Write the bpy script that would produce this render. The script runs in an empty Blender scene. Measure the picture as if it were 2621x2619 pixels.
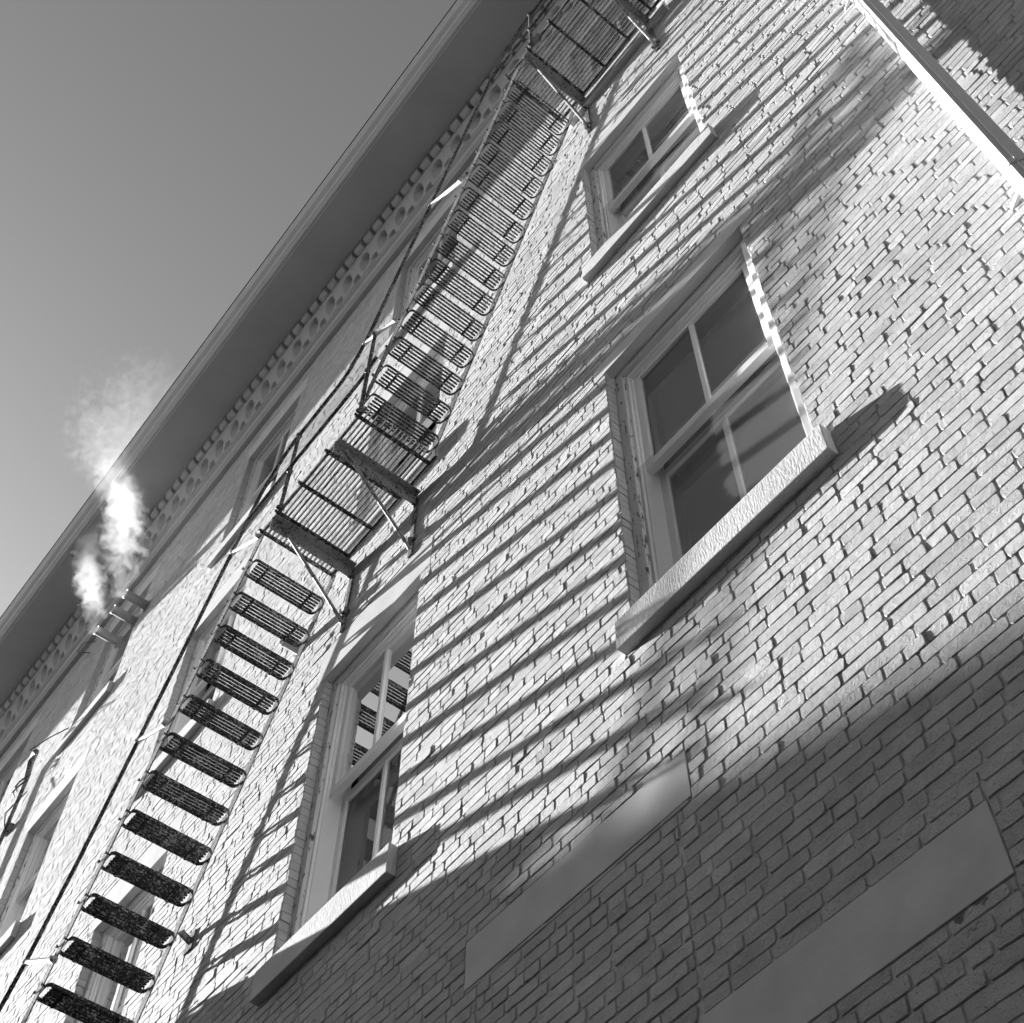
import bpy, bmesh, math, random
import numpy as np
from mathutils import Vector, Matrix
random.seed(7); rng = np.random.default_rng(7)
U = 2.8                                   # one survey unit (camera to wall) in metres
C = bpy.context.scene.collection
sc = bpy.context.scene
GZ = -1.6 / U                             # ground level
SUN = Vector((1.0, 0.147, -0.335)).normalized()

# ------------------------------------------------------------------ materials
def new_mat(name):
    m = bpy.data.materials.new(name); m.use_nodes = True
    nt = m.node_tree; nt.nodes.clear()
    out = nt.nodes.new('ShaderNodeOutputMaterial'); return m, nt, out
def N(nt, t, **kw):
    n = nt.nodes.new(t)
    for k, v in kw.items():
        if k in n.inputs.keys() if isinstance(k, str) else False: n.inputs[k].default_value = v
        else: setattr(n, k, v)
    return n
def noise(nt, vec, scale, detail=4, rough=.55, dist=0.):
    n = nt.nodes.new('ShaderNodeTexNoise'); n.inputs['Scale'].default_value = scale
    n.inputs['Detail'].default_value = detail; n.inputs['Roughness'].default_value = rough
    n.inputs['Distortion'].default_value = dist
    nt.links.new(vec, n.inputs['Vector']); return n.outputs['Fac']
def ramp(nt, fac, stops):
    r = nt.nodes.new('ShaderNodeValToRGB'); e = r.color_ramp.elements
    while len(e) < len(stops): e.new(.5)
    for i, (p, v) in enumerate(stops): e[i].position = p; e[i].color = (v, v, v, 1)
    nt.links.new(fac, r.inputs[0]); return r.outputs[0]
def math_(nt, op, a, b=None, clamp=False):
    n = nt.nodes.new('ShaderNodeMath'); n.operation = op; n.use_clamp = clamp
    for i, x in enumerate((a, b)):
        if x is None: continue
        if isinstance(x, (int, float)): n.inputs[i].default_value = x
        else: nt.links.new(x, n.inputs[i])
    return n.outputs[0]
def mixc(nt, fac, a, b, mode='MIX'):
    n = nt.nodes.new('ShaderNodeMix'); n.data_type = 'RGBA'; n.blend_type = mode
    for i, x in ((0, fac), (6, a), (7, b)):
        if isinstance(x, (int, float)):
            n.inputs[i].default_value = x if i == 0 else (x, x, x, 1)
        else: nt.links.new(x, n.inputs[i])
    return n.outputs[2]
def bump(nt, h, strength, dist, prev=None):
    b = nt.nodes.new('ShaderNodeBump'); b.inputs['Strength'].default_value = strength
    b.inputs['Distance'].default_value = dist; nt.links.new(h, b.inputs['Height'])
    if prev: nt.links.new(prev, b.inputs['Normal'])
    return b.outputs[0]
def finish(nt, out, col, rough, normal=None, spec=.3, metallic=0., coat=0.):
    p = nt.nodes.new('ShaderNodeBsdfPrincipled')
    if isinstance(col, float): p.inputs['Base Color'].default_value = (col, col, col, 1)
    else: nt.links.new(col, p.inputs['Base Color'])
    if isinstance(rough, float): p.inputs['Roughness'].default_value = rough
    else: nt.links.new(rough, p.inputs['Roughness'])
    p.inputs['Specular IOR Level'].default_value = spec
    p.inputs['Metallic'].default_value = metallic
    if normal: nt.links.new(normal, p.inputs['Normal'])
    nt.links.new(p.outputs[0], out.inputs[0]); return p
def coords(nt):
    g = nt.nodes.new('ShaderNodeNewGeometry'); return g.outputs['Position']

def mat_brick():
    m, nt, out = new_mat('painted_brick'); P = coords(nt)
    a = nt.nodes.new('ShaderNodeAttribute'); a.attribute_name = 'tone'
    big = noise(nt, P, .7, 3); mid = noise(nt, P, 9, 4); fine = noise(nt, P, 150, 3, .65)
    col = mixc(nt, 1., a.outputs['Color'], ramp(nt, big, [(.3, .86), (.7, 1.)]), 'MULTIPLY')
    col = mixc(nt, 1., col, ramp(nt, mid, [(.25, .8), (.6, 1.)]), 'MULTIPLY')
    pits = ramp(nt, noise(nt, P, 70, 2, .6), [(.27, .45), (.36, 1.)])
    col = mixc(nt, 1., col, pits, 'MULTIPLY')
    # flaked patch low on the wall where the paint has come away from the infill
    sub = nt.nodes.new('ShaderNodeVectorMath'); sub.operation = 'DISTANCE'
    nt.links.new(P, sub.inputs[0]); sub.inputs[1].default_value = (-.560*U, 0, .985*U - .03)
    d = math_(nt, 'DIVIDE', sub.outputs['Value'], .22)
    k = math_(nt, 'ADD', math_(nt, 'MULTIPLY', noise(nt, P, 22, 4, .6), .9), math_(nt, 'MULTIPLY', d, .55))
    col = mixc(nt, ramp(nt, k, [(.56, 1.), (.64, 0.)]), col, .16)
    n1 = bump(nt, noise(nt, P, 34, 7, .70, .4), 1., .016)
    n2 = bump(nt, fine, .8, .008, n1)
    finish(nt, out, col, .75, n2, .25); return m
def mat_mortar():
    m, nt, out = new_mat('painted_mortar'); P = coords(nt)
    col = ramp(nt, noise(nt, P, 12, 5, .6), [(.3, .30), (.6, .62)])
    finish(nt, out, col, .9, bump(nt, noise(nt, P, 90, 4, .6), .6, .006), .2); return m
def mat_stone(name, base, streak=False, sc_=60):
    m, nt, out = new_mat(name); P = coords(nt)
    mp = nt.nodes.new('ShaderNodeMapping'); nt.links.new(P, mp.inputs[0])
    if streak: mp.inputs['Scale'].default_value = (1.3, 1, .35)
    col = mixc(nt, 1., base, ramp(nt, noise(nt, P, 5, 5), [(.25, .82), (.65, 1.)]), 'MULTIPLY')
    n1 = bump(nt, noise(nt, mp.outputs[0], sc_, 4, .6, .4), .55 if streak else .25, .010 if streak else .004)
    finish(nt, out, col, .8, bump(nt, noise(nt, P, 220, 2), .25, .002, n1), .2); return m
def mat_wood(name, base, peel, scale=1.):
    m, nt, out = new_mat(name); P = coords(nt)
    mp = nt.nodes.new('ShaderNodeMapping'); nt.links.new(P, mp.inputs[0]); mp.inputs['Scale'].default_value = (1, 1, .22)
    k = noise(nt, mp.outputs[0], 26*scale, 6, .65)
    mask = ramp(nt, k, [(peel, 1.), (peel+.03, 0.)])
    col = mixc(nt, mask, base, .07)
    n = bump(nt, math_(nt, 'SUBTRACT', 1., mask), .5, .002)
    finish(nt, out, col, .55, n, .35); return m
def mat_metal(name, base, dark, thr, rough=.45, spec=.5):
    m, nt, out = new_mat(name); P = coords(nt)
    k = noise(nt, P, 55, 6, .68); k2 = noise(nt, P, 9, 3)
    mask = ramp(nt, math_(nt, 'ADD', math_(nt, 'MULTIPLY', k, .8), math_(nt, 'MULTIPLY', k2, .2)), [(thr, 1.), (thr+.05, 0.)])
    col = mixc(nt, mask, mixc(nt, 1., base, ramp(nt, k2, [(.3, .75), (.7, 1.)]), 'MULTIPLY'), dark)
    r = ramp(nt, mask, [(0., rough), (1., .85)])
    finish(nt, out, col, r, bump(nt, k, .35, .003), spec); return m
def mat_plain(name, base, rough=.6, spec=.3, var=.1, scale=6., bmp=0.):
    m, nt, out = new_mat(name); P = coords(nt)
    col = mixc(nt, 1., base, ramp(nt, noise(nt, P, scale, 4), [(.3, 1.-var), (.7, 1.)]), 'MULTIPLY')
    n = bump(nt, noise(nt, P, 120, 3), bmp, .004) if bmp else None
    finish(nt, out, col, rough, n, spec); return m
def mat_glass():
    m, nt, out = new_mat('dusty_glass'); P = coords(nt)
    fr = nt.nodes.new('ShaderNodeFresnel'); fr.inputs[0].default_value = 1.55
    n = bump(nt, noise(nt, P, 1.6, 1), .04, .02)
    nt.links.new(n, fr.inputs['Normal'])
    gl = nt.nodes.new('ShaderNodeBsdfGlossy'); gl.inputs['Roughness'].default_value = .015
    nt.links.new(n, gl.inputs['Normal'])
    tr = nt.nodes.new('ShaderNodeBsdfTransparent'); tr.inputs[0].default_value = (.75, .75, .75, 1)
    df = nt.nodes.new('ShaderNodeBsdfDiffuse')
    nt.links.new(ramp(nt, noise(nt, P, 3, 6, .65), [(.3, .30), (.75, .50)]), df.inputs[0])
    mx = nt.nodes.new('ShaderNodeMixShader'); mx.inputs[0].default_value = .30
    nt.links.new(tr.outputs[0], mx.inputs[1]); nt.links.new(df.outputs[0], mx.inputs[2])
    m2 = nt.nodes.new('ShaderNodeMixShader'); nt.links.new(fr.outputs[0], m2.inputs[0])
    nt.links.new(mx.outputs[0], m2.inputs[1]); nt.links.new(gl.outputs[0], m2.inputs[2])
    nt.links.new(m2.outputs[0], out.inputs[0]); return m
def mat_screen():
    m, nt, out = new_mat('insect_screen_mesh'); tr = nt.nodes.new('ShaderNodeBsdfTransparent'); df = nt.nodes.new('ShaderNodeBsdfDiffuse'); df.inputs[0].default_value = (.35, .35, .35, 1)
    mx = nt.nodes.new('ShaderNodeMixShader'); mx.inputs[0].default_value = .24; nt.links.new(tr.outputs[0], mx.inputs[1]); nt.links.new(df.outputs[0], mx.inputs[2]); nt.links.new(mx.outputs[0], out.inputs[0]); return m
M = dict(screen=mat_screen(), brick=mat_brick(), mortar=mat_mortar(), lintel=mat_stone('lintel_stone', .62), plaster=mat_stone('smooth_render', .60),
         sill=mat_stone('tooled_sill_stone', .60, True, 75), casing=mat_wood('peeling_casing_paint', .62, .405, 1.7), sash=mat_wood('sash_paint', .80, .2),
         iron=mat_metal('flaking_iron_paint', .26, .02, .47), tread=mat_metal('worn_tread_iron', .34, .018, .52),
         beam=mat_metal('beam_paint', .34, .03, .42), rail=mat_metal('rail_iron', .20, .02, .50),
         strut=mat_metal('strut_sun_glow', .62, .05, .40), cornice=mat_plain('cornice_paint', .55, .55, .3, .10, 3.),  # strut: white glow in the sun is put into a pale base colour
         soffit=mat_plain('soffit_paint', .42, .6, .25, .12, 2.), crown=mat_plain('crown_paint', .62, .5, .35, .10, 3.),
         roof=mat_plain('roof_felt', .03, .8), white=mat_plain('white_gloss_paint', .72, .3, .5, .06, 9.),
         vent=mat_plain('vent_pipe_paint', .30, .4, .5, .2, 12.), dark=mat_plain('dark_hole', .015, .9), glass=mat_glass(),
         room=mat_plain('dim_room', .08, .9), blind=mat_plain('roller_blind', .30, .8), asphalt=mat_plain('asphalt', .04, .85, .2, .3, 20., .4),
         pave=mat_plain('pavement_concrete', .15, .85, .2, .25, 8., .3), block=mat_plain('neighbour_brick', .16, .85, .2, .3, 5., .3),
         shadow_caster=mat_plain('shadow_caster_render', .22, .8, .2, .2, 4., .3), winglass=mat_plain('far_window_glass', .03, .1, .6))

# ------------------------------------------------------------------ mesh helpers (coordinates in survey units)
BASE = {}
def base_of(o):
    while o is not None:
        if o.name in BASE: return BASE[o.name]
        o = o.parent
    return Vector((0, 0, 0))
class MB:
    def __init__(s): s.v = []; s.f = []
    def add(s, vs, fs):
        n = len(s.v); s.v += [tuple(x) for x in vs]; s.f += [tuple(i+n for i in f) for f in fs]
    def box(s, x0, x1, y0, y1, z0, z1, bev=0.):
        x0, x1 = sorted((x0, x1)); y0, y1 = sorted((y0, y1)); z0, z1 = sorted((z0, z1))
        if bev <= 0:
            vs = [(x, y, z) for x in (x0, x1) for y in (y0, y1) for z in (z0, z1)]
            s.add(vs, [(0, 1, 3, 2), (4, 6, 7, 5), (0, 4, 5, 1), (2, 3, 7, 6), (0, 2, 6, 4), (1, 5, 7, 3)])
        else:
            bm = bmesh.new(); bmesh.ops.create_cube(bm, size=1)
            for v in bm.verts: v.co = Vector(((x0+x1)/2+v.co.x*(x1-x0), (y0+y1)/2+v.co.y*(y1-y0), (z0+z1)/2+v.co.z*(z1-z0)))
            bmesh.ops.bevel(bm, geom=bm.edges[:], offset=bev, segments=2, affect='EDGES', profile=.6)
            bm.verts.index_update(); s.add([v.co[:] for v in bm.verts], [[v.index for v in f.verts] for f in bm.faces]); bm.free()
    def bar(s, a, b, w, h, up=(0, 0, 1)):            # rectangular bar from a to b, w sideways, h along up
        a, b = Vector(a), Vector(b); d = (b-a).normalized(); u = Vector(up); u = (u-d*u.dot(d)).normalized(); r = d.cross(u)
        vs = [p+r*(sx*w/2)+u*(sz*h/2) for p in (a, b) for sx, sz in ((-1, -1), (1, -1), (1, 1), (-1, 1))]
        s.add(vs, [(0, 1, 2, 3), (7, 6, 5, 4), (0, 4, 5, 1), (1, 5, 6, 2), (2, 6, 7, 3), (3, 7, 4, 0)])
    def tube(s, pts, r, n=10, cap=True):
        pts = [Vector(p) for p in pts]; rings = []; ref = None
        for i, p in enumerate(pts):
            d = (pts[min(i+1, len(pts)-1)]-pts[max(i-1, 0)]).normalized()
            if ref is None: ref = Vector((0, 0, 1)) if abs(d.z) < .9 else Vector((1, 0, 0))
            ref = (ref-d*ref.dot(d)).normalized(); q = d.cross(ref)
            rr = r[i] if isinstance(r, (list, tuple)) else r
            rings.append([p+ref*(math.cos(t)*rr)+q*(math.sin(t)*rr) for t in [2*math.pi*k/n for k in range(n)]])
        vs = [v for R in rings for v in R]; fs = []
        for i in range(len(pts)-1):
            for k in range(n): fs.append((i*n+k, i*n+(k+1) % n, (i+1)*n+(k+1) % n, (i+1)*n+k))
        if cap: fs += [tuple(range(n))[::-1], tuple(range((len(pts)-1)*n, len(pts)*n))]
        s.add(vs, fs)
    def prism_x(s, prof, x0, x1):                    # prof: list of (p outward, z); extruded along x
        n = len(prof); vs = [(x, -p, z) for x in (x0, x1) for p, z in prof]
        s.add(vs, [(i, (i+1) % n, n+(i+1) % n, n+i) for i in range(n)] + [tuple(range(n))[::-1], tuple(range(n, 2*n))])
    def ball(s, c, r, n=8):
        bm = bmesh.new(); bmesh.ops.create_icosphere(bm, subdivisions=1, radius=r)
        bm.verts.index_update(); c = Vector(c); s.add([v.co+c for v in bm.verts], [[v.index for v in f.verts] for f in bm.faces]); bm.free()
    def build(s, name, mat, parent=None, smooth=False, local=False):
        me = bpy.data.meshes.new(name); b = Vector((0, 0, 0)) if local else base_of(parent)
        me.from_pydata([((x-b.x)*U, (y-b.y)*U, (z-b.z)*U) for x, y, z in s.v], [], s.f)
        bm = bmesh.new(); bm.from_mesh(me); bmesh.ops.recalc_face_normals(bm, faces=bm.faces[:]); bm.to_mesh(me); bm.free()
        me.materials.append(mat if not isinstance(mat, str) else M[mat])
        if smooth:
            me.polygons.foreach_set('use_smooth', [True]*len(me.polygons)); me.set_sharp_from_angle(angle=math.radians(40))
        o = bpy.data.objects.new(name, me); C.objects.link(o)
        if parent is not None: o.parent = parent
        return o
def tag(o, label=None, cat=None, group=None, kind=None):
    for k, v in (('label', label), ('category', cat), ('group', group), ('kind', kind)):
        if v: o[k] = v
    return o
def thing(name, loc, label, cat, group=None):
    o = bpy.data.objects.new(name, None); C.objects.link(o); o.location = Vector(loc)*U
    o.empty_display_size = .2; BASE[o.name] = Vector(loc); return tag(o, label, cat, group)

# ------------------------------------------------------------------ the building
bld = thing('brick_building', (-3.5, 0, GZ), 'tall pale painted brick building with stone sills and a deep overhanging cornice', 'building')
COLS = [(-.974, -.546), (-2.061, -1.656), (-3.225, -2.815), (-4.480, -4.070), (-5.66, -5.25), (.20, .62)]
FLOORS = [(1.792, 1.864, 2.770), (3.297, 3.366, 4.140), (4.600, 4.668, 5.450)]     # sill bottom, sill top, opening top
LH = .125                                                                          # lintel height
X0, X1, Z0, Z1 = -7.2, 1.55, GZ, 5.74
WIN = [(c, f) for c in COLS for f in FLOORS]
rects = []                                          # places where no wall brick is laid
for (xl, xr), (sb, st, tp) in WIN:
    rects.append((xl, xr, st, tp, 'open'))
    rects.append((xl-.022, xr+.026, sb, st, 'stone'))
    rects.append((xl-.036, xr+.040, tp, tp+(LH if xl < -1.5 else .052), 'stone'))
PL = [(-1.402, -.900, 1.394, 1.486), (-.936, -.503, .962, 1.062), (-1.94, -1.50, .962, 1.062)]
for r in PL: rects.append(r+('stone',))
SEAM = [(-1.371, GZ, 1.394), (-.930, GZ, 1.394), (-.503, GZ, .962), (.06, GZ, 1.05)]
def frees(z0, z1):
    """free x-intervals of one course, with the height left in each"""
    xs = sorted({X0, X1} | {x for r in rects if r[2] < z1 and r[3] > z0 for x in r[:2]} | {s[0] for s in SEAM if s[1] <= z0 and s[2] >= z1-.01})
    out = []
    for a, b in zip(xs[:-1], xs[1:]):
        lo, hi = z0, z1; c = (a+b)/2; ok = True
        for r in rects:
            if r[0] < c < r[1] and r[2] < hi-1e-6 and r[3] > lo+1e-6:
                if r[2] <= lo+1e-6 and r[3] >= hi-1e-6: ok = False; break
                if r[2] > lo: hi = r[2]
                else: lo = r[3]
        if ok and hi-lo > .004: out.append((a, b, lo, hi))
    return out
H = .02331; G = .0022
bricks = []
nz = int((Z1-Z0)/H)+1
for k in range(nz):
    z0 = Z0+k*H; z1 = min(z0+H, Z1)
    row = frees(z0, z1)
    hdr = (k % 6 == 3)
    x = X0-rng.uniform(0, .07) if not hdr else X0
    full = []
    while x < X1:
        L = (.0365 if hdr or rng.random() < .10 else .0745)*(1+rng.normal()*.035)
        full.append((x, x+L)); x += L
    zj = rng.normal()*.0008
    for a, b, lo, hi in row:
        infill = (hi <= 1.394 and a >= -1.38 and b <= -.92) or (hi <= .965 and a >= -.94 and b <= -.5)
        sh = .031 if infill else 0.
        for p, q in full:
            p2, q2 = max(p+sh, a), min(q+sh, b)
            if q2-p2 > .009: bricks.append((p2, q2, lo, hi, 1 if infill else 0))
bricks = np.array(bricks); nb = len(bricks)
def brick_mesh():
    x0, x1, z0, z1, inf = bricks.T
    far = bricks[:, 0] < -9
    g = np.where(inf > 0, G*1.35, G)*np.clip(np.exp(rng.normal(size=nb)*.35), .4, 2)/2
    x0 = x0+g*1.25; x1 = x1-g*1.25; z0 = z0+g*.75; z1 = z1-g*.75
    w = x1-x0; h = z1-z0; cx = (x0+x1)/2; cz = (z0+z1)/2
    # 14-point outline, corners knocked off, edges wandering
    base = np.array([(-1, -.6), (-1, .6), (-.93, 1), (-.45, 1), (0, 1), (.45, 1), (.93, 1), (1, .6), (1, -.6), (.93, -1), (.45, -1), (0, -1), (-.45, -1), (-.93, -1)], float)
    K = len(base)
    jit = rng.normal(size=(nb, K, 2))*.00042
    ox = cx[:, None]+base[None, :, 0]*w[:, None]/2+jit[:, :, 0]; oz = cz[:, None]+base[None, :, 1]*h[:, None]/2+jit[:, :, 1]
    # each brick stands a little proud or shy and slightly twisted
    d = rng.normal(size=nb)*.00038; tw = rng.normal(size=nb)*.00030; tz = rng.normal(size=nb)*.0002
    rough_ = rng.random(nb) < .07; d = np.where(rough_, d+rng.normal(size=nb)*.0009, d); d = np.clip(d, -.0028, .0022)
    def ring(ins, y, yj):
        fx = 1-2*ins/np.maximum(w, .004); fz = 1-2*ins/np.maximum(h, .004)
        X = cx[:, None]+(ox-cx[:, None])*fx[:, None]; Z = cz[:, None]+(oz-cz[:, None])*fz[:, None]
        Y = y-d[:, None]+tw[:, None]*base[None, :, 0]+tz[:, None]*base[None, :, 1]+rng.normal(size=(nb, K))*yj
        return np.stack([X, Y, Z], -1)
    r0 = ring(0., .0075, 0); r0[:, :, 1] = .0085
    r1 = ring(.0000, .0012, .0001); r2 = ring(.0008, .0000, .00003)
    V = np.concatenate([r0, r1, r2], 1).reshape(-1, 3)*U
    per = 3*K; quads = []
    for L in range(2):
        for i in range(K): quads.append((L*K+i, L*K+(i+1) % K, (L+1)*K+(i+1) % K, (L+1)*K+i))
    quads = np.array(quads)
    off = (np.arange(nb)*per)[:, None, None]
    Q = (quads[None]+off).reshape(nb, -1)
    Ng = (np.arange(2*K, 3*K)[None]+np.arange(nb)[:, None]*per)
    loops = np.concatenate([Q, Ng], 1)
    nf = 2*K+1
    starts1 = np.concatenate([np.arange(2*K)*4, [2*K*4]]); per_l = 2*K*4+K
    starts = (starts1[None]+np.arange(nb)[:, None]*per_l).reshape(-1)
    me = bpy.data.meshes.new('brick_wall')
    me.vertices.add(len(V)); me.vertices.foreach_set('co', (V-np.array([-3.5*U, 0, GZ*U])).reshape(-1))
    me.loops.add(loops.size); me.loops.foreach_set('vertex_index', loops.reshape(-1).astype(np.int32))
    me.polygons.add(len(starts)); me.polygons.foreach_set('loop_start', starts.astype(np.int32))
    tone = np.clip(.64+rng.normal(size=nb)*.035, .5, .74); tone = np.where(rng.random(nb) < .04, tone*.86, tone)
    at = me.attributes.new('tone', 'FLOAT_COLOR', 'POINT')
    col = np.ones((nb*per, 4)); col[:, :3] = np.repeat(tone, per)[:, None]
    at.data.foreach_set('color', col.reshape(-1))
    me.update(calc_edges=True); me.validate()
    bm = bmesh.new(); bm.from_mesh(me); bmesh.ops.recalc_face_normals(bm, faces=bm.faces[:]); bm.to_mesh(me); bm.free()
    me.polygons.foreach_set('use_smooth', [False]*len(me.polygons)); me.materials.append(M['brick']); o = bpy.data.objects.new('brick_wall', me); C.objects.link(o); o.parent = bld
    return o
wall = brick_mesh()
# mortar bed behind the bricks, open at the windows
mb = MB(); xs = sorted({X0, X1} | {x for r in rects for x in r[:2]}); zs = sorted({Z0, Z1} | {z for r in rects for z in r[2:4]})
for a, b in zip(xs[:-1], xs[1:]):
    for c, d in zip(zs[:-1], zs[1:]):
        m_ = ((a+b)/2, (c+d)/2)
        if not any(r[0] < m_[0] < r[1] and r[2] < m_[1] < r[3] and r[4] == 'open' for r in rects):
            mb.add([(a, .0019, c), (b, .0019, c), (b, .0019, d), (a, .0019, d)], [(0, 1, 2, 3)])
mb.build('mortar_bed', 'mortar', bld)
# brick returns in the window reveals
rv = MB()
for (xl, xr), (sb, st, tp) in WIN:
    k0 = int((st-Z0)/H)
    for k in range(k0, k0+60):
        z0 = max(Z0+k*H, st); z1 = min(Z0+(k+1)*H, tp)
        if z1-z0 < .006 or z0 >= tp: continue
        for x, s in ((xl, 1), (xr, -1)):
            e = rng.normal()*.0007
            rv.box(x-s*.03, x+s*(.0012+e), .0012+abs(rng.normal())*.0004, .034, z0+.0013, z1-.0013, .0011)
        rv.box(xl-.03, xl-.001, .004, .033, z0-.002, z0+.002); rv.box(xr+.001, xr+.03, .004, .033, z0-.002, z0+.002)
rvo = rv.build('reveal_brickwork', 'shadow_caster', bld); rvo.data.materials[0] = mat_stone('reveal_paint', .50)
# body of the building behind the facade, so that it has depth
bd = MB(); bd.box(X0, X1, .5, 4.2, GZ, 5.7); bd.box(X0, X0+.04, .01, .5, GZ, 5.7); bd.box(X1-.04, X1, .01, .5, GZ, 5.7)
bd.build('rear_walls', 'block', bld)

def window(xl, xr, sb, st, tp, idx, blind):
    w = MB(); yc = .0245; cw = .026                                  # timber casing round the opening
    w.box(xl+.002, xl+cw, yc, .075, st, tp-.001, .0012)
    w.box(xl+cw, xr-cw, .036, .10, st, st+.012)
    fr = w.build('window', 'casing', bld)
    w = MB(); w.box(xr-cw, xr-.002, yc, .075, st, tp-.001, .0012); w.build('casing', 'sash', fr)
    w = MB(); w.box(xl+cw, xr-cw, yc, .075, tp-.022, tp-.001, .0012); w.build('head_casing', 'lintel', fr)
    s = MB(); b0, b1, t1 = xl+cw, xr-cw, tp-.022                     # parting stop, two fine beads
    for y, d in ((.034, .0065), (.041, .0105)):
        s.box(b0, b0+d, y, .100, st+.012, t1, .0008); s.box(b1-d, b1, y, .100, st+.012, t1, .0008); s.box(b0+d, b1-d, y, .100, t1-d, t1, .0008)
    s.build('stop_bead', 'sash', fr)
    i0, i1 = b0+.0105, b1-.0105; zm = st+.54*(tp-st); cxm = (i0+i1)/2
    for z0, z1, y0, lab in ((zm-.012, t1-.0105, .0485, 'u'), (st+.012, zm+.014, .082, 'l')):
        q = MB(); y1 = y0+.013; sw = .017
        q.box(i0, i0+sw, y0, y1, z0, z1, .001); q.box(i1-sw, i1, y0, y1, z0, z1, .001)
        rb, rt = (.024, .016) if lab == 'u' else (.026, .022)
        q.box(i0+sw, i1-sw, y0-(.004 if lab == 'u' else 0), y1, z0, z0+rb, .001); q.box(i0+sw, i1-sw, y0, y1, z1-rt, z1, .001)
        q.box(cxm-.0055, cxm+.0055, y0+.001, y1, z0+rb, z1-rt, .001)
        so = q.build('sash', 'sash', fr)
        for a, b in ((i0+sw-.001, cxm-.0050), (cxm+.0050, i1-sw+.001)):
            p = MB(); p.add([(a, y0+.008, z0+rb-.001), (b, y0+.008, z0+rb-.001), (b, y0+.008, z1-rt+.001), (a, y0+.008, z1-rt+.001)], [(0, 1, 2, 3)])
            p.build('pane', 'glass', fr)
    if xl > -1.5:
        k = MB(); k.add([(b0+.001, .0335, st+.011), (b1-.001, .0335, st+.011), (b1-.001, .0335, zm), (b0+.001, .0335, zm)], [(0, 1, 2, 3)]); k.build('insect_screen', M['screen'], fr)
    if blind:
        k = MB(); k.box(i0+.005, i1-.005, .112, .1135, zm+.03, tp-.03); k.build('roller_blind', 'blind', fr)
    else:
        k = MB()
        for j in range(7):
            x = i0+.006+j*.008; k.box(x, x+.0082, .112+.003*(j % 2), .1135+.003*(j % 2), st+.01, tp-.03)
        k.build('curtain', 'blind', fr)
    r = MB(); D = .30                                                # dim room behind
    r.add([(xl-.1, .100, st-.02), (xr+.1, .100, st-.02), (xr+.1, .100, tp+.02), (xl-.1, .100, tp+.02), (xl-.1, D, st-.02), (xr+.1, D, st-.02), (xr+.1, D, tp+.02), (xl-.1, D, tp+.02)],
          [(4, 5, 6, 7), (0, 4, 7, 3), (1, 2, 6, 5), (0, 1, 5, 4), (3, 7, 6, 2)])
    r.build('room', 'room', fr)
    a = MB(); a.box(xl-.022, xr+.026, -.0200, .07, sb+.0005, st, .0022)
    so = a.build('sill', 'sill', fr)
    l = MB(); l.box(xl-.036, xr+.040, -.0004, .075, tp, tp+(LH if xl < -1.5 else .052), .0008); l.build('lintel', 'lintel', fr)
    return fr
for i, ((xl, xr), (sb, st, tp)) in enumerate(WIN): window(xl, xr, sb, st, tp, i, i % 3 != 1)
for a, b, c, d in PL:
    l = MB(); l.box(a, b, -.0006, .03, c+.001, d-.0005, .0008); l.build('blocked_lintel', 'plaster', bld)

# ---- cornice
CX0, CX1 = -7.5, 1.85
cor = MB()
cor.prism_x([(-.01, 5.684), (.022, 5.684), (.026, 5.689), (.033, 5.694), (.038, 5.701), (.040, 5.709), (.041, 5.713), (.046, 5.716), (.052, 5.719), (.056, 5.724), (.056, 5.728), (-.01, 5.728)], CX0, CX1)
cor.prism_x([(-.01, 5.728), (.012, 5.728), (.045, 5.840), (.0995, 5.8462), (.1015, 5.852), (.1015, 5.90), (-.01, 5.90)], CX0, CX1)
co = cor.build('cornice', 'cornice', bld)
# frieze with scooped hollows
PX = .1325
def scoop(x, t):
    u = ((x+8.025)%PX)/PX; d = 0.
    a_, b_ = (u-.40-.10*(t-.52))/.25, (t-.50)/.37
    e = 1-(abs(a_)**2.3+abs(b_)**2.3)
    if e > 0: d = .034*min(1., e/.10)*min(1., max(0., .10+.62*(a_+1)))*(.55+.45*max(0., min(1., .5+b_)))
    a_, b_ = (u-.87)/.20, (t-.17)/.13
    e = 1-(abs(a_)**3+abs(b_)**3)
    if e > 0: d = max(d, .020*min(1., e/.2)*min(1., .35+.45*(a_+1)))
    return d
fz = MB(); nx = int(6.6/.0042); nt_ = 34; xa = -6.4
grid = [[None]*(nt_+1) for _ in range(nx+1)]; vs = []
for i in range(nx+1):
    x = xa+i*.0042
    for j in range(nt_+1):
        t = j/nt_; p = .058+.0415*t; q_ = scoop(x, t); vs.append((x, -(p-q_*.94), 5.728+.118*t+q_*.33))
n1 = nt_+1
fz.add(vs, [(i*n1+j, (i+1)*n1+j, (i+1)*n1+j+1, i*n1+j+1) for i in range(nx) for j in range(nt_)])
fz.build('frieze', 'cornice', co, True)
fe = MB(); fe.box(CX0, xa, -.066, 0, 5.7285, 5.8415); fe.box(xa+nx*.0042, CX1, -.066, 0, 5.7285, 5.8415); fe.build('plain_frieze', 'cornice', co)
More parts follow.
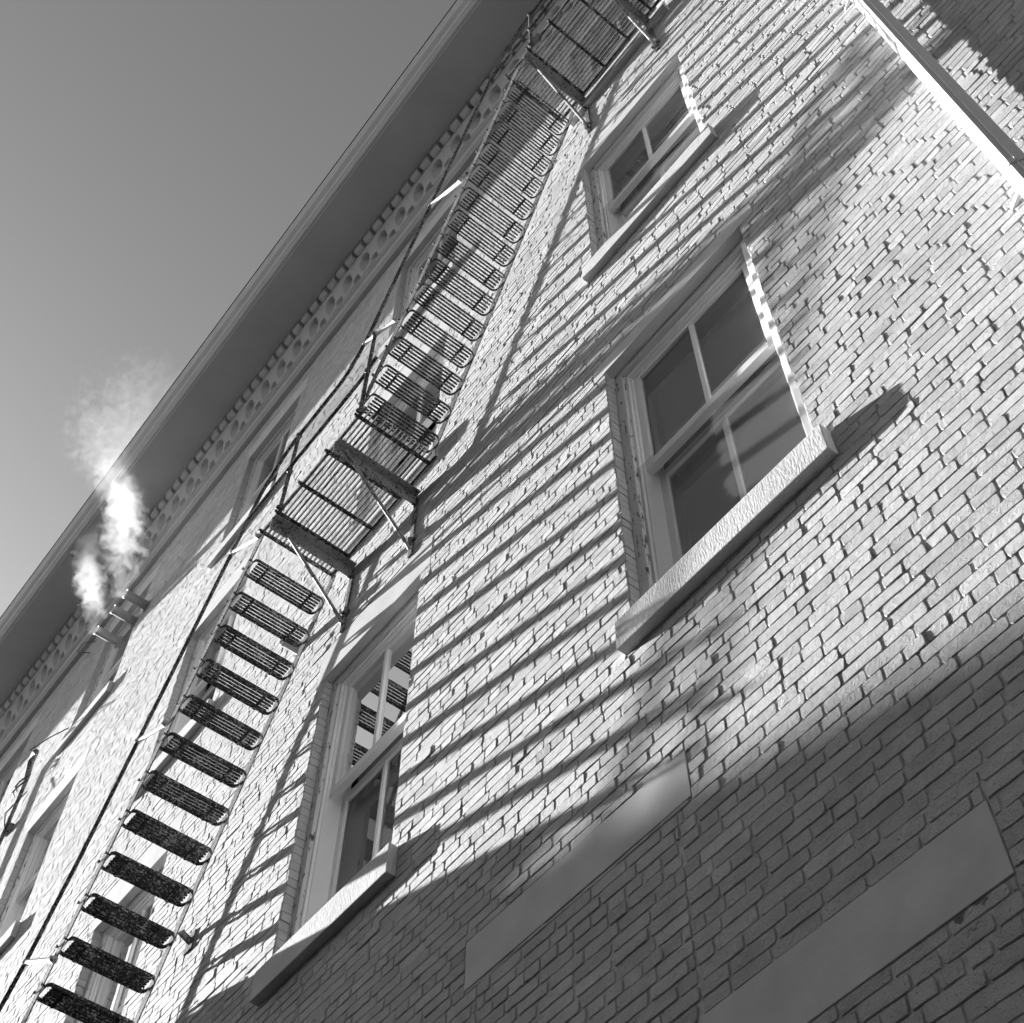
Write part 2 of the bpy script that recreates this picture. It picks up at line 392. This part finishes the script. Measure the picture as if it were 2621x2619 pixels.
# soffit and crown
so = MB(); so.prism_x([(-.3, 5.901), (.345, 5.901), (.345, 5.935), (-.3, 5.935)], CX0, CX1); so.build('soffit', 'soffit', co)
cr = MB(); cr.prism_x([(.3452, 5.8965), (.350, 5.8945), (.3545, 5.8965), (.3545, 5.9035), (.357, 5.9085), (.362, 5.9105), (.366, 5.9135), (.3675, 5.9190), (.372, 5.9240), (.380, 5.9275), (.388, 5.9320), (.394, 5.9390), (.3975, 5.9470), (.402, 5.9500), (.4045, 5.9540), (.4045, 5.9640), (.3452, 5.9640)], CX0, CX1)
cr.build('crown_moulding', 'crown', co, True)
bead = MB(); bead.prism_x([(.3335, 5.8985), (.3385, 5.8985), (.3385, 5.9008), (.3335, 5.9008)], CX0, CX1); bead.build('soffit_bead', 'crown', co)
rf = MB(); rf.prism_x([(.4085, 5.9645), (.4085, 5.9735), (-.3, 6.06), (-4.4, 6.5), (-4.4, 5.9645)], CX0, CX1); rf.build('roof', 'roof', bld)
# dentils
dm = MB(); dl = .0495; dp0, dp1 = .1018, .1300
prof = [(dp0, 5.9005), (dp0, 5.858), (dp0+.006, 5.856), (dp0+.014, 5.8575), (dp0+.021, 5.862), (dp0+.026, 5.870), (dp1, 5.880), (dp1+.0005, 5.9005)]
n = len(prof); vs = [(x, -p, z) for x in (0, dl) for p, z in prof]
dm.add(vs, [(i, (i+1) % n, n+(i+1) % n, n+i) for i in range(n)]+[tuple(range(n))[::-1], tuple(range(n, 2*n))])
d0 = dm.build('dentil', 'cornice', co, True, local=True)
BX = BASE[bld.name]
def at(o, x, y, z): o.location = ((x-BX.x)*U, (y-BX.y)*U, (z-BX.z)*U)
at(d0, -6.30, 0, 0)
for k in range(1, 86):
    c = d0.copy(); C.objects.link(c); c.parent = co; at(c, -6.30+k*.0702, 0, 0)
# soffit vent stub and small wire bracket
sv = thing('soffit_vent', (-4.50, -.318, 5.90), 'short round vent stub poking down from the soffit beside the steam', 'vent')
q = MB(); q.tube([(-4.50, -.318, 5.905), (-4.50, -.318, 5.878), (-4.503, -.318, 5.868)], .013, 16, False); q.tube([(-4.503, -.318, 5.868), (-4.50, -.318, 5.878), (-4.50, -.318, 5.90)], .0105, 16, False)
q.build('stub', 'white', sv, True); q = MB(); q.tube([(-4.50, -.318, 5.893), (-4.50, -.318, 5.8945)], .0112, 16); q.build('bore', 'dark', sv)
wb = MB(); wb.tube([(-4.84, 0, 5.66), (-4.83, -.035, 5.645), (-4.79, -.05, 5.60), (-4.75, -.03, 5.56), (-4.72, 0, 5.55)], .0028, 6); wb.tube([(-4.83, -.035, 5.645), (-4.76, -.04, 5.64), (-4.70, 0, 5.62)], .0025, 6)
tag(wb.build('wire_bracket', 'iron'), 'thin bent wire bracket on the shaded wall just below the cornice', 'bracket')

# ------------------------------------------------------------------ vent pipes in the wall
def vent(x, y, z, r, label, group):
    t = thing('vent_pipe', (x, 0, z), label, 'vent pipe', group)
    p = MB(); p.tube([(x, .02, z), (x, y, z)], r, 20, False); p.tube([(x, y+.0005, z), (x, y+.008, z)], r*1.08, 20, False)
    p.tube([(x, y, z), (x, -.01, z)], r*.86, 20, False); p.build('pipe', 'vent', t, True)
    rim = MB(); ang = [2*math.pi*k/24 for k in range(25)]
    rim.tube([(x+math.cos(a)*r*.95, y, z+math.sin(a)*r*.95) for a in ang], r*.11, 6); rim.build('rim', 'white', t, True)  # the lit look of the rim is put into its white colour
    b = MB(); b.tube([(x, -.012, z), (x, -.006, z)], r*.9, 20); b.build('bore', 'dark', t)
    f = MB(); f.tube([(x, -.004, z), (x, .004, z)], r*1.5, 20); f.build('wall_flange', 'vent', t)
    return t
vent(-3.985, -.112, 5.150, .0215, 'rightmost of three round vent pipes jutting from the wall under the cornice', 'row of vent pipes under the cornice')
vent(-4.095, -.112, 5.150, .0215, 'middle one of three round vent pipes jutting from the wall under the cornice', 'row of vent pipes under the cornice')
vent(-4.245, -.112, 5.150, .0215, 'leftmost of three round vent pipes jutting from the wall under the cornice', 'row of vent pipes under the cornice')
vent(-2.245, -.055, 3.075, .019, 'single stubby vent pipe low on the wall behind the upper treads of the lower flight', None)

# ------------------------------------------------------------------ fire escape
fe = thing('fire_escape', (-1.7, 0, GZ), 'flaking iron fire escape with slatted treads and grated landings fixed to the pale brick wall', 'fire escape')
YI, YO = -.029, -.257; YM = (YI+YO)/2
FB = BASE[fe.name]
def make_tread():
    t = MB(); d, hgt, th = .062, .0098, .0028; L0, L1 = YO+.004, YI-.002
    # outer band bent into a loop with rounded corners at both ends
    def loop(r=.016, n=5):
        pts = []
        for cx, cy, a0 in ((d/2-r, L1-r, 0), (-d/2+r, L1-r, 90), (-d/2+r*.7, L0+r*.7, 180), (d/2-r*.7, L0+r*.7, 270)):
            rr = r if cy > YM else r*.7
            for k in range(n+1):
                a = math.radians(a0+90*k/n); pts.append((cx+rr*math.cos(a), cy+rr*math.sin(a)))
        return pts
    P = loop(); n = len(P); vs = []
    for (x, y) in P:
        c = Vector((x, y-YM, 0)); nrm = Vector((x*3.4, (y-YM)*.25, 0)).normalized()
        for off, z in ((0, 0), (0, hgt), (-th, hgt), (-th, 0)): vs.append((x+nrm.x*off, y+nrm.y*off, z))
    fs = []
    for i in range(n):
        j = (i+1) % n
        for k in range(4): fs.append((i*4+k, j*4+k, j*4+(k+1) % 4, i*4+(k+1) % 4))
    t.add(vs, fs)
    for k in range(5):
        x = -d/2+.0105+k*(d-.021)/4
        t.box(x-.0016, x+.0016, L0+.012, L1-.013, .0012, hgt-.0015)
        t.ball((x, L1-.013, .004), .0030)
    tr = t.build('tread', 'tread', fe, local=True)
    subs = []
    for y in (YO+.046, YI-.046):
        s = MB(); s.box(-d/2-.0008, d/2+.0008, y-.0030, y+.0030, -.0016, .0045)
        subs.append(s.build('tie_bar', 'tread', tr, local=True))
    for k in (-.018, .016):
        b = MB(); b.tube([(k, YO+.006, .006), (k, YO-.0042, .006), (k, YO-.0044, .006), (k, YO-.0078, .006)], [.0024, .0024, .0043, .0043], 6)
        subs.append(b.build('bolt', 'tread', tr, local=True))
    return tr, subs
tread0, subs0 = make_tread(); used = [False]
def put_tread(x, z):
    if not used[0]: o = tread0; used[0] = True
    else:
        o = tread0.copy(); C.objects.link(o); o.parent = fe
        for s in subs0:
            c = s.copy(); C.objects.link(c); c.parent = o
    o.location = ((x-FB.x)*U, -FB.y*U, (z-FB.z)*U)
    o.rotation_euler = (random.gauss(0, .004), random.gauss(0, .012), random.gauss(0, .006))
# lower-edge line of the treads (measured at the inner ends): upper flight and lower flight
UP = [(-1.0305+.0285-i*.0462, 4.520-i*.0960) for i in range(14)]
LO = [(-2.1390+.0285-i*.0478, 3.088-i*.0945) for i in range(17)]
for x, z in UP+LO: put_tread(x, z)
def stringer(a, b, y):
    s = MB(); s.bar((a[0], y, a[1]), (b[0], y, b[1]), .0030, .030, up=(-.89, 0, .45)); return s.build('stringer', 'iron', fe)
for y in (YI+.0005, YO-.0005):
    stringer((UP[-1][0]-.040, UP[-1][1]-.075), (UP[0][0]+.05, UP[0][1]+.115), y)
    stringer((LO[-1][0]-.030, LO[-1][1]-.05), (LO[0][0]+.045, LO[0][1]+.105), y)
# fixing brackets of the lower flight to the wall
wbk = MB()
for i in (9,):
    x, z = LO[i]; wbk.bar((x+.04, YI, z+.01), (x+.045, .002, z-.01), .004, .018); wbk.box(x+.025, x+.06, -.003, .002, z-.035, z+.02)
wbk.build('wall_tie', 'iron', fe)
def landing(xa, xb, z, crossx, beams):
    nbar = 19; g = MB()
    for k in range(nbar):
        y = -.036-k*(.256-.036)/(nbar-1)
        g.box(xa, xb, y-.00150, y+.00150, z, z+.0128)
    lo = g.build('landing', 'iron', fe)
    e = MB(); e.box(xa, xb, -.0335, -.0305, z-.012, z+.012); e.box(xa+.004, xb, -.262, -.2585, z-.002, z+.012); e.build('edge_angle', 'iron', lo)
    for x in crossx:
        c = MB(); c.bar((x, -.028, z-.0045), (x, -.268, z-.0045), .0085, .0085); c.ball((x, -.269, z-.0045), .0062); c.build('crossbar', 'tread', lo)
    for x in beams:
        b = MB(); b.box(x-.0016, x+.0016, -.266, .01, z-.056, z-.0015); b.box(x+.0018, x+.021, -.262, -.004, z-.0125, z-.0092)
        for yy in (-.03, -.11, -.19, -.25): b.ball((x+.002, yy, z-.035), .0030)
        bo = b.build('bracket_beam', 'beam', lo)
        r = MB(); r.tube([(x+.006, -.232, z-.026), (x+.006, -.222, z-.040), (x+.006, -.03, z-.245), (x+.004, -.008, z-.27)], .0052, 8)
        r.ball((x+.006, -.232, z-.026), .008); r.build('brace', 'beam', lo, True)
        p = MB(); p.box(x-.006, x+.009, -.0055, .004, z-.295, z-.02); p.box(x-.014, x+.018, -.008, .002, z-.235, z-.215); p.ball((x+.002, -.010, z-.225), .007); p.ball((x+.002, -.010, z-.06), .007)
        p.build('wall_plate', 'iron', lo)
    return lo
ZA, ZB = 3.200, 4.655
landing(-2.072, -1.585, ZA, (-2.064, -1.985, -1.872, -1.748, -1.612), (-2.008, -1.712))
landing(-1.020, -.470, ZB, (-1.012, -.900, -.790, -.675, -.560, -.478), (-.925, -.605))
# handrails
YR = -.268
def rail(pts, r=.0054, smooth_bends=True, name='handrail'):
    P = [Vector(p) for p in pts]; out = [P[0]]
    for a, b, c in zip(P[:-2], P[1:-1], P[2:]):
        d1 = min(.05, (b-a).length*.4); d2 = min(.05, (c-b).length*.4)
        s = b+(a-b).normalized()*d1; e = b+(c-b).normalized()*d2
        for k in range(7):
            t = k/6; out.append(s*(1-t)**2+b*2*t*(1-t)+e*t*t)
    out.append(P[-1]); m = MB(); m.tube(out, r, 9); return m.build(name, 'rail', fe, True)
R = lambda x, z, y=YR: (x, y, z)
rail([R(-3.20, 1.86), R(-2.93, 2.055), R(-2.80, 2.205), R(-2.655, 2.450), R(-2.225, 3.325), R(-2.145, 3.50), R(-2.02, 3.592), R(-1.735, 3.600), R(-1.655, 3.690), R(-1.275, 4.505), R(-1.145, 4.770), R(-1.05, 4.985), R(-.93, 5.055), R(-.45, 5.055)])
rail([R(-2.185, 3.405), R(-2.02, 3.415), R(-1.62, 3.415), R(-1.56, 3.45)], .0052)
rail([R(-1.10, 4.86), R(-1.0, 4.868), R(-.45, 4.868)], .0052)
def post(x, z0, z1):
    p = MB(); p.tube([(x, YR+.003, z0), (x, YR, z1)], .0060, 8)
    for z in (z0+.005, (z0+z1)/2, z1): p.ball((x, YR, z), .0105)
    return p.build('rail_post', 'rail', fe)
post(-1.972, ZA-.01, 3.592); post(-1.60, ZA-.01, 3.66); post(-.885, ZB-.02, 5.055); post(-.50, ZB-.02, 5.055)
def strut(a, b):
    p = MB(); p.tube([(a[0], YR, a[1]), (b[0], YO-.004, b[1])], .0062, 8); p.ball((a[0], YR, a[1]), .0095); p.ball((b[0], YO-.005, b[1]), .0105)
    return p.build('rail_strut', 'strut', fe)
for a, b in (((-2.510, 2.745), (-2.357, 2.676)), ((-2.236, 3.290), (-2.085, 3.197)), ((-2.785, 2.222), (-2.596, 2.108)), ((-1.655, 3.690), (-1.503, 3.598)), ((-1.390, 4.258), (-1.235, 4.147))): strut(a, b)

# ------------------------------------------------------------------ downspout
ds = thing('downspout', (-.082, 0, GZ), 'white square downspout with folded seams standing off the brick wall', 'downspout')
cx, cy, wa, wd, ang = -.0775, -.033, .0285, .0370, math.radians(29)
ca, sa = math.cos(ang), math.sin(ang)
loc = [(-.5, .5), (-.5, -.44), (-.44, -.5), (-.15, -.5), (-.135, -.585), (-.085, -.585), (-.07, -.5), (.44, -.5), (.5, -.44), (.5, .5)]
pf = [(cx+u*wa*ca-v*wd*sa, cy+u*wa*sa+v*wd*ca) for u, v in loc]
zt = 5.684; vs = [(x, y, z) for z in (GZ+.05, 1.2, 2.0, 2.8, 3.6, 4.4, zt) for x, y in pf]; n = len(pf)
p = MB(); p.add(vs, [(L*n+i, L*n+(i+1) % n, (L+1)*n+(i+1) % n, (L+1)*n+i) for L in range(6) for i in range(n)]+[tuple(range(n)), tuple(range(6*n, 7*n))])
p.build('pipe', 'white', ds)
for z in (1.955, 3.20, 4.40, .80):
    s = MB(); o_ = [(cx+(x-cx)*1.10, cy+(y-cy)*1.10) for x, y in pf]
    s.add([(x, y, zz) for zz in (z, z+.012) for x, y in o_], [(i, (i+1) % n, n+(i+1) % n, n+i) for i in range(n)]+[tuple(range(n)), tuple(range(n, 2*n))])
    s.bar((cx-.018, cy+.02, z+.006), (cx-.045, .001, z+.006), .006, .010); s.bar((cx+.02, cy+.02, z+.006), (cx+.03, .001, z+.006), .006, .010)
    s.build('strap', 'white', ds)

# ------------------------------------------------------------------ service mast on the far wall
sm = thing('service_mast', (-4.80, 0, 3.2), 'thin electrical service mast with hooked weatherhead on the wall at far left', 'service mast')
p = MB(); p.tube([(-4.80, -.022, 2.4), (-4.80, -.022, 4.68)], .0085, 10); p.build('conduit', 'iron', sm, True)
p = MB(); p.tube([(-4.80, -.022, 4.665), (-4.795, -.028, 4.72), (-4.76, -.045, 4.765), (-4.70, -.055, 4.765), (-4.665, -.06, 4.735)], [.0095, .013, .015, .015, .013], 10); p.build('weatherhead', 'iron', sm, True)
p = MB()
for z in (4.62, 4.655): p.tube([(-4.87, -.03, z+.02), (-4.83, -.05, z), (-4.79, -.05, z), (-4.74, -.03, z+.02)], .0038, 6)
p.build('insulator_wires', 'rail', sm); p = MB(); p.tube([(-4.665, -.06, 4.735), (-4.60, -.10, 4.66), (-4.52, -.06, 4.70), (-4.44, -.018, 4.72)], .0028, 6); p.build('service_wire', 'rail', sm); p = MB(); p.tube([(-4.80, -.03, 4.40), (-4.75, -.06, 4.42), (-4.66, -.03, 4.50)], .0028, 6)
p.build('service_wire', 'rail', sm)
p = MB(); p.box(-4.83, -4.77, -.02, .0, 4.38, 4.41); p.box(-4.83, -4.77, -.02, .0, 3.6, 3.62); p.build('pipe_clamp', 'iron', sm)

# ------------------------------------------------------------------ steam
def steam(name, path, dens, label):
    """path: (x, y, z, radius) knots; the density follows the path in the volume shader"""
    xs_ = [p[0] for p in path]; ys_ = [p[1] for p in path]; zs_ = [p[2] for p in path]; rm = max(p[3] for p in path)*1.5
    hull = MB(); hull.tube([(a, b, c) for a, b, c, r in path], [r*1.75 for *_, r in path], 16)
    m = bpy.data.materials.new(name); m.use_nodes = True; nt = m.node_tree; nt.nodes.clear(); out = nt.nodes.new('ShaderNodeOutputMaterial')
    P = coords(nt); sx = nt.nodes.new('ShaderNodeSeparateXYZ'); nt.links.new(P, sx.inputs[0])
    z0, z1 = zs_[0]*U, zs_[-1]*U
    t = math_(nt, 'DIVIDE', math_(nt, 'SUBTRACT', sx.outputs[2], z0), z1-z0, True)
    def curve(vals):
        lo, hi = min(vals), max(vals); hi = hi if hi > lo else lo+1e-3
        r = nt.nodes.new('ShaderNodeValToRGB'); e = r.color_ramp.elements; r.color_ramp.interpolation = 'CARDINAL'
        while len(e) < len(vals): e.new(.5)
        for i, v in enumerate(vals):
            e[i].position = (zs_[i]-zs_[0])/(zs_[-1]-zs_[0]); k = (v-lo)/(hi-lo); e[i].color = (k, k, k, 1)
        nt.links.new(t, r.inputs[0])
        return math_(nt, 'ADD', math_(nt, 'MULTIPLY', r.outputs[0], (hi-lo)), lo)
    cxn, cyn, crn, cdn = curve([v*U for v in xs_]), curve([v*U for v in ys_]), curve([p[3]*U for p in path]), curve(dens)
    dx = math_(nt, 'SUBTRACT', sx.outputs[0], cxn); dy = math_(nt, 'SUBTRACT', sx.outputs[1], cyn)
    dist = math_(nt, 'SQRT', math_(nt, 'ADD', math_(nt, 'MULTIPLY', dx, dx), math_(nt, 'MULTIPLY', dy, dy)))
    k = math_(nt, 'SUBTRACT', 1., math_(nt, 'DIVIDE', dist, crn))
    nz_ = math_(nt, 'SUBTRACT', noise(nt, P, 6.5, 6, .62, .7), .5)
    k = math_(nt, 'ADD', k, math_(nt, 'MULTIPLY', nz_, 4.2))
    k = math_(nt, 'MULTIPLY', math_(nt, 'MAXIMUM', math_(nt, 'MULTIPLY', k, 3.0), 0.), 1.)
    k = math_(nt, 'MINIMUM', k, 1.6)
    v = nt.nodes.new('ShaderNodeVolumePrincipled'); v.inputs['Color'].default_value = (.97, .97, .97, 1); v.inputs['Anisotropy'].default_value = .1
    nt.links.new(math_(nt, 'MULTIPLY', k, cdn), v.inputs['Density']); nt.links.new(v.outputs[0], out.inputs['Volume'])
    o = hull.build(name, m); tag(o, label, 'steam'); return o
steam('steam_plume', [(-3.995, -.120, 5.135, .035), (-3.90, -.20, 5.19, .065), (-3.83, -.26, 5.34, .085), (-3.84, -.30, 5.52, .085), (-3.90, -.33, 5.72, .10), (-3.97, -.40, 5.93, .12), (-3.93, -.43, 6.08, .24), (-3.82, -.41, 6.22, .27), (-3.66, -.40, 6.45, .20)],
      [.8, 1.1, .9, .7, .42, .22, .13, .07, .005], 'larger billowing steam cloud drifting up over the eave from the right hand vent pipes')
steam('steam_plume', [(-4.235, -.118, 5.12, .030), (-4.14, -.20, 5.17, .055), (-4.17, -.24, 5.33, .062), (-4.21, -.28, 5.52, .060), (-4.20, -.31, 5.72, .06)],
      [.8, 1.0, .8, .40, .03], 'smaller steam puff rising from the leftmost vent pipe')

# ------------------------------------------------------------------ ground and the buildings up-sun, plus an added shadow caster
g = MB(); g.add([(-220, -220, GZ-.045), (220, -220, GZ-.045), (220, 220, GZ-.045), (-220, 220, GZ-.045)], [(0, 1, 2, 3)]); tag(g.build('ground', 'asphalt'), kind='structure')
g = MB(); g.box(-60, 40, -1.9, -.02, GZ-.04, GZ-.0015, .004); tag(g.build('pavement', 'pave'), kind='structure')
an = thing('shadow_caster', (-3.6, 0, GZ), 'low rendered block added out of view against the brick wall to cast its sharp shadow edge', 'shadow_caster')  # unseen block, added and sized to throw the sharp lower shadow edge
p = MB(); p.box(-4.4, -3.10, -.262, .003, GZ, 2.165); p.build('wall', 'shadow_caster', an)
p = MB(); p.box(-4.4, -3.055, -.275, .003, 2.166, 2.190); p.build('parapet', 'pave', an)
nb_ = thing('neighbour_building', (-15., -3, GZ), 'tall dark brick block with a flat roof standing further along the street', 'building')
p = MB(); p.box(-18, -13.5, -6.5, 3.5, GZ, 5.52); p.build('wall', 'block', nb_)
p = MB(); p.box(-18.1, -13.4, -6.6, 3.6, 5.521, 5.62); p.build('parapet', 'pave', nb_)
for i in range(8):
    for j in range(4):
        y = -6.1+i*1.15; z = .5+j*1.35; w = MB(); w.box(-13.5, -13.47, y, y+.5, z, z+.8); f = w.build('window', 'sash', nb_)
        w = MB(); w.box(-13.49, -13.465, y+.04, y+.46, z+.04, z+.76); w.build('pane', 'winglass', f)

ob = thing('opposite_building', (-1, -6.5, GZ), 'long dark brick block with rows of windows across the street behind the viewer', 'building')
p = MB(); p.box(-13, 10, -10, -6.5, GZ, 3.5); p.build('wall', 'block', ob)
p = MB(); p.box(-13.1, 10.1, -10.1, -6.4, 3.501, 3.6); p.build('parapet', 'pave', ob)
for i in range(18):
    for j in range(3):
        x = -12.5+i*1.25; z = -.1+j*1.2; w = MB(); w.box(x, x+.5, -6.52, -6.47, z, z+.75); f_ = w.build('window', 'sash', ob)
        w = MB(); w.box(x+.04, x+.46, -6.5, -6.462, z+.04, z+.71); w.build('pane', 'winglass', f_)

# ------------------------------------------------------------------ light, sky, camera
w = bpy.data.worlds.new('World'); sc.world = w; w.use_nodes = True; nt = w.node_tree; nt.nodes.clear()
sky = nt.nodes.new('ShaderNodeTexSky'); sky.sky_type = 'NISHITA'; sky.sun_disc = False
sky.sun_elevation = math.asin(-SUN.z); sky.sun_rotation = math.atan2(-SUN.x, -SUN.y); sky.air_density = 1.; sky.dust_density = 1.8; sky.ozone_density = 1.
sp = nt.nodes.new('ShaderNodeSeparateColor'); nt.links.new(sky.outputs[0], sp.inputs[0])       # black and white film: one grey value per colour
def mth(op, a, b):
    n = nt.nodes.new('ShaderNodeMath'); n.operation = op
    for i, x in enumerate((a, b)):
        if isinstance(x, float): n.inputs[i].default_value = x
        else: nt.links.new(x, n.inputs[i])
    return n.outputs[0]
grey = mth('ADD', mth('ADD', mth('MULTIPLY', sp.outputs[0], .80), mth('MULTIPLY', sp.outputs[1], .20)), mth('MULTIPLY', sp.outputs[2], .0))
bg = nt.nodes.new('ShaderNodeBackground'); bg.inputs['Strength'].default_value = .050
nt.links.new(grey, bg.inputs[0]); wo = nt.nodes.new('ShaderNodeOutputWorld'); nt.links.new(bg.outputs[0], wo.inputs[0])
L = bpy.data.lights.new('sun', 'SUN'); L.energy = 5.; L.angle = math.radians(.53); L.color = (1, 1, 1)
lo = bpy.data.objects.new('sun', L); C.objects.link(lo); lo.rotation_euler = SUN.to_track_quat('-Z', 'Y').to_euler(); lo.location = (-20, -10, 20)
cd = bpy.data.cameras.new('camera'); cam = bpy.data.objects.new('camera', cd); C.objects.link(cam); sc.camera = cam
f, az, pi_, ro = 3613.096, math.radians(38.25938), math.radians(57.99496), math.radians(.115446)
h = Vector((-math.cos(az), math.sin(az), 0)); up0 = Vector((0, 0, 1)); fwd = h*math.cos(pi_)+up0*math.sin(pi_); rt = h.cross(up0); up = rt.cross(fwd)
r_ = rt*math.cos(ro)+up*math.sin(ro); u_ = -rt*math.sin(ro)+up*math.cos(ro)
cam.matrix_world = Matrix((( r_.x, u_.x, -fwd.x, 0), (r_.y, u_.y, -fwd.y, -U), (r_.z, u_.z, -fwd.z, 0), (0, 0, 0, 1)))
cd.sensor_fit = 'HORIZONTAL'; cd.sensor_width = 36; cd.lens = f/2621*36
cd.shift_x = -(1334.04-1310.5)/2621; cd.shift_y = -(1309.5-1298.065)/2621; cd.clip_end = 3000; cd.clip_start = .05
sc.view_settings.view_transform = 'Standard'; sc.view_settings.look = 'None'; sc.view_settings.exposure = 2.15; sc.view_settings.gamma = 1
sc.cycles.use_denoising = True; sc.cycles.max_bounces = 6; sc.cycles.volume_bounces = 2; sc.cycles.transparent_max_bounces = 12; sc.cycles.volume_step_rate = 1.0
